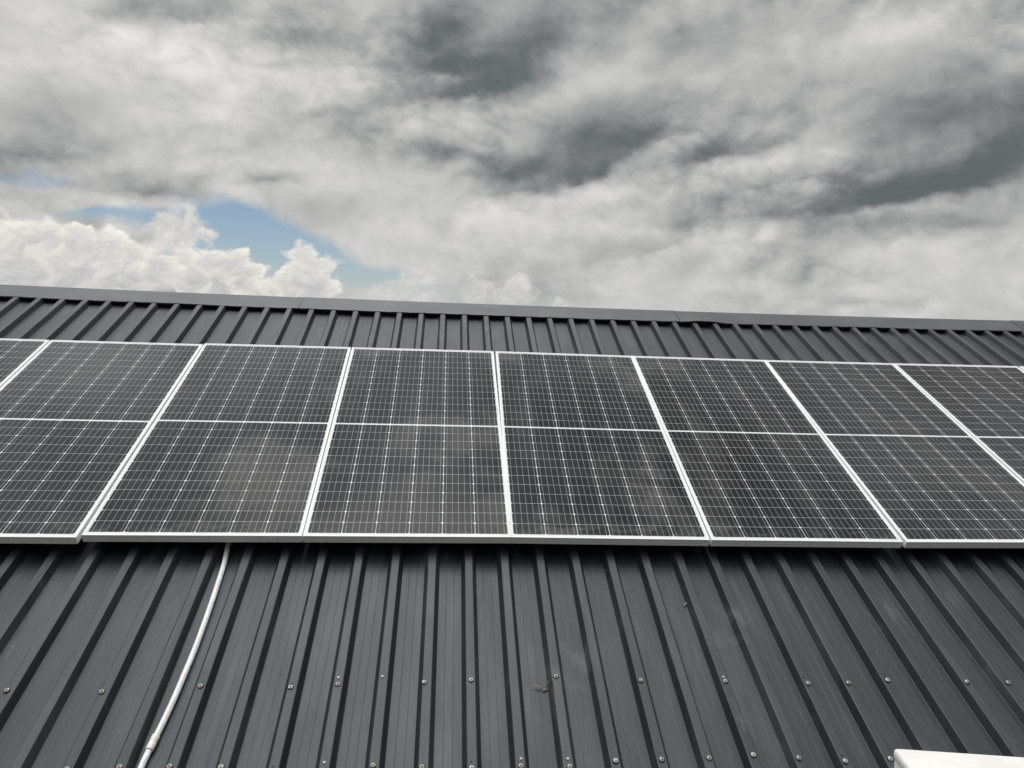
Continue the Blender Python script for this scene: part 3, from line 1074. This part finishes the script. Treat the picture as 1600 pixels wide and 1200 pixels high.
# left side: raised border, dark coil face and upright guard wires
bm = bmesh.new()
xs = -hw - 0.0045
for (y0, y1, z0, z1) in ((-hd + 0.02, hd - 0.02, UNIT_H - 0.062, UNIT_H - 0.048), (-hd + 0.02, hd - 0.02, 0.05, 0.064), (hd - 0.034, hd - 0.02, 0.064, UNIT_H - 0.062), (-hd + 0.02, -hd + 0.034, 0.064, UNIT_H - 0.062)):
    add_box(bm, xs, -hw + 0.004, y0, y1, z0, z1, 0.002, 2)
g_o = mesh_obj('side_grille', bm, M_UNIT, U, unit)
bm = bmesh.new()
add_box(bm, -hw - 0.0012, -hw + 0.006, -hd + 0.034, hd - 0.034, 0.064, UNIT_H - 0.062)
mesh_obj('coil', bm, M_FINS, U, g_o)
bm = bmesh.new()
y = -hd + 0.048
while y < hd - 0.036:
    add_tube(bm, [(-hw - 0.0035, y, 0.062), (-hw - 0.0035, y + 0.0001, UNIT_H - 0.06)], 0.0014, 8)
    y += 0.014
mesh_obj('guard_wires', bm, M_UNIT, U, g_o)
# rear coil behind bars, facing up the slope
bm = bmesh.new()
add_box(bm, -hw + 0.05, hw - 0.16, hd - 0.002, hd + 0.0012, 0.06, UNIT_H - 0.07)
mesh_obj('coil', bm, M_FINS, U, unit)
bm = bmesh.new()
for i in range(9):
    z = 0.07 + i * 0.05
    add_tube(bm, [(-hw + 0.045, hd + 0.004, z), (hw - 0.155, hd + 0.0041, z)], 0.0018, 8)
for i in range(12):
    xx = -hw + 0.05 + i * 0.053
    add_tube(bm, [(xx, hd + 0.0055, 0.06), (xx, hd + 0.0056, UNIT_H - 0.07)], 0.0018, 8)
mesh_obj('guard_wires', bm, M_UNIT, U, unit)
# fan opening on the side that faces down the slope
bm = bmesh.new()
add_lathe(bm, [(0.0, 0.0), (0.205, 0.0), (0.215, 0.006), (0.222, 0.006), (0.226, 0.0)], 40)
fan = mesh_obj('fan_guard', bm, M_SLOT, U @ Matrix.Translation((-0.10, -hd - 0.0005, 0.275)) @ Matrix.Rotation(rad(90), 4, 'X'), unit, smooth=True, angle=rad(30))
bm = bmesh.new()
for i in range(1, 12):
    r = i * 0.018
    add_tube(bm, [(r * math.cos(t * math.pi / 16), r * math.sin(t * math.pi / 16), 0.008) for t in range(33)], 0.0015, 6)
mesh_obj('guard_wires', bm, M_UNIT, WORLD[fan.name], fan)
# feet and the two steel legs that stand it level on the sloping roof
for sx in (-1, 1):
    bm = bmesh.new()
    fx = sx * (hw - 0.14)
    add_box(bm, fx - 0.02, fx + 0.02, -hd - 0.03, hd + 0.03, -0.032, -0.002, 0.003, 2)
    mesh_obj('foot', bm, M_UNIT, U, unit)
    for sy in (-1, 1):
        top = U @ Vector((fx, sy * (hd + 0.01), -0.03))
        loc = ROOF.inverted() @ top
        # straight down to the rib tops
        dn = ROOF.inverted().to_3x3() @ Vector((0, 0, -1))
        tt = (RTOP + 0.002 - loc.z) / dn.z
        leg_len = tt
        bm = bmesh.new()
        add_box(bm, -0.019, 0.019, -0.019, 0.019, -leg_len, 0.0, 0.002, 1)
        mesh_obj('leg', bm, M_RAIL, Matrix.Translation(top), unit)
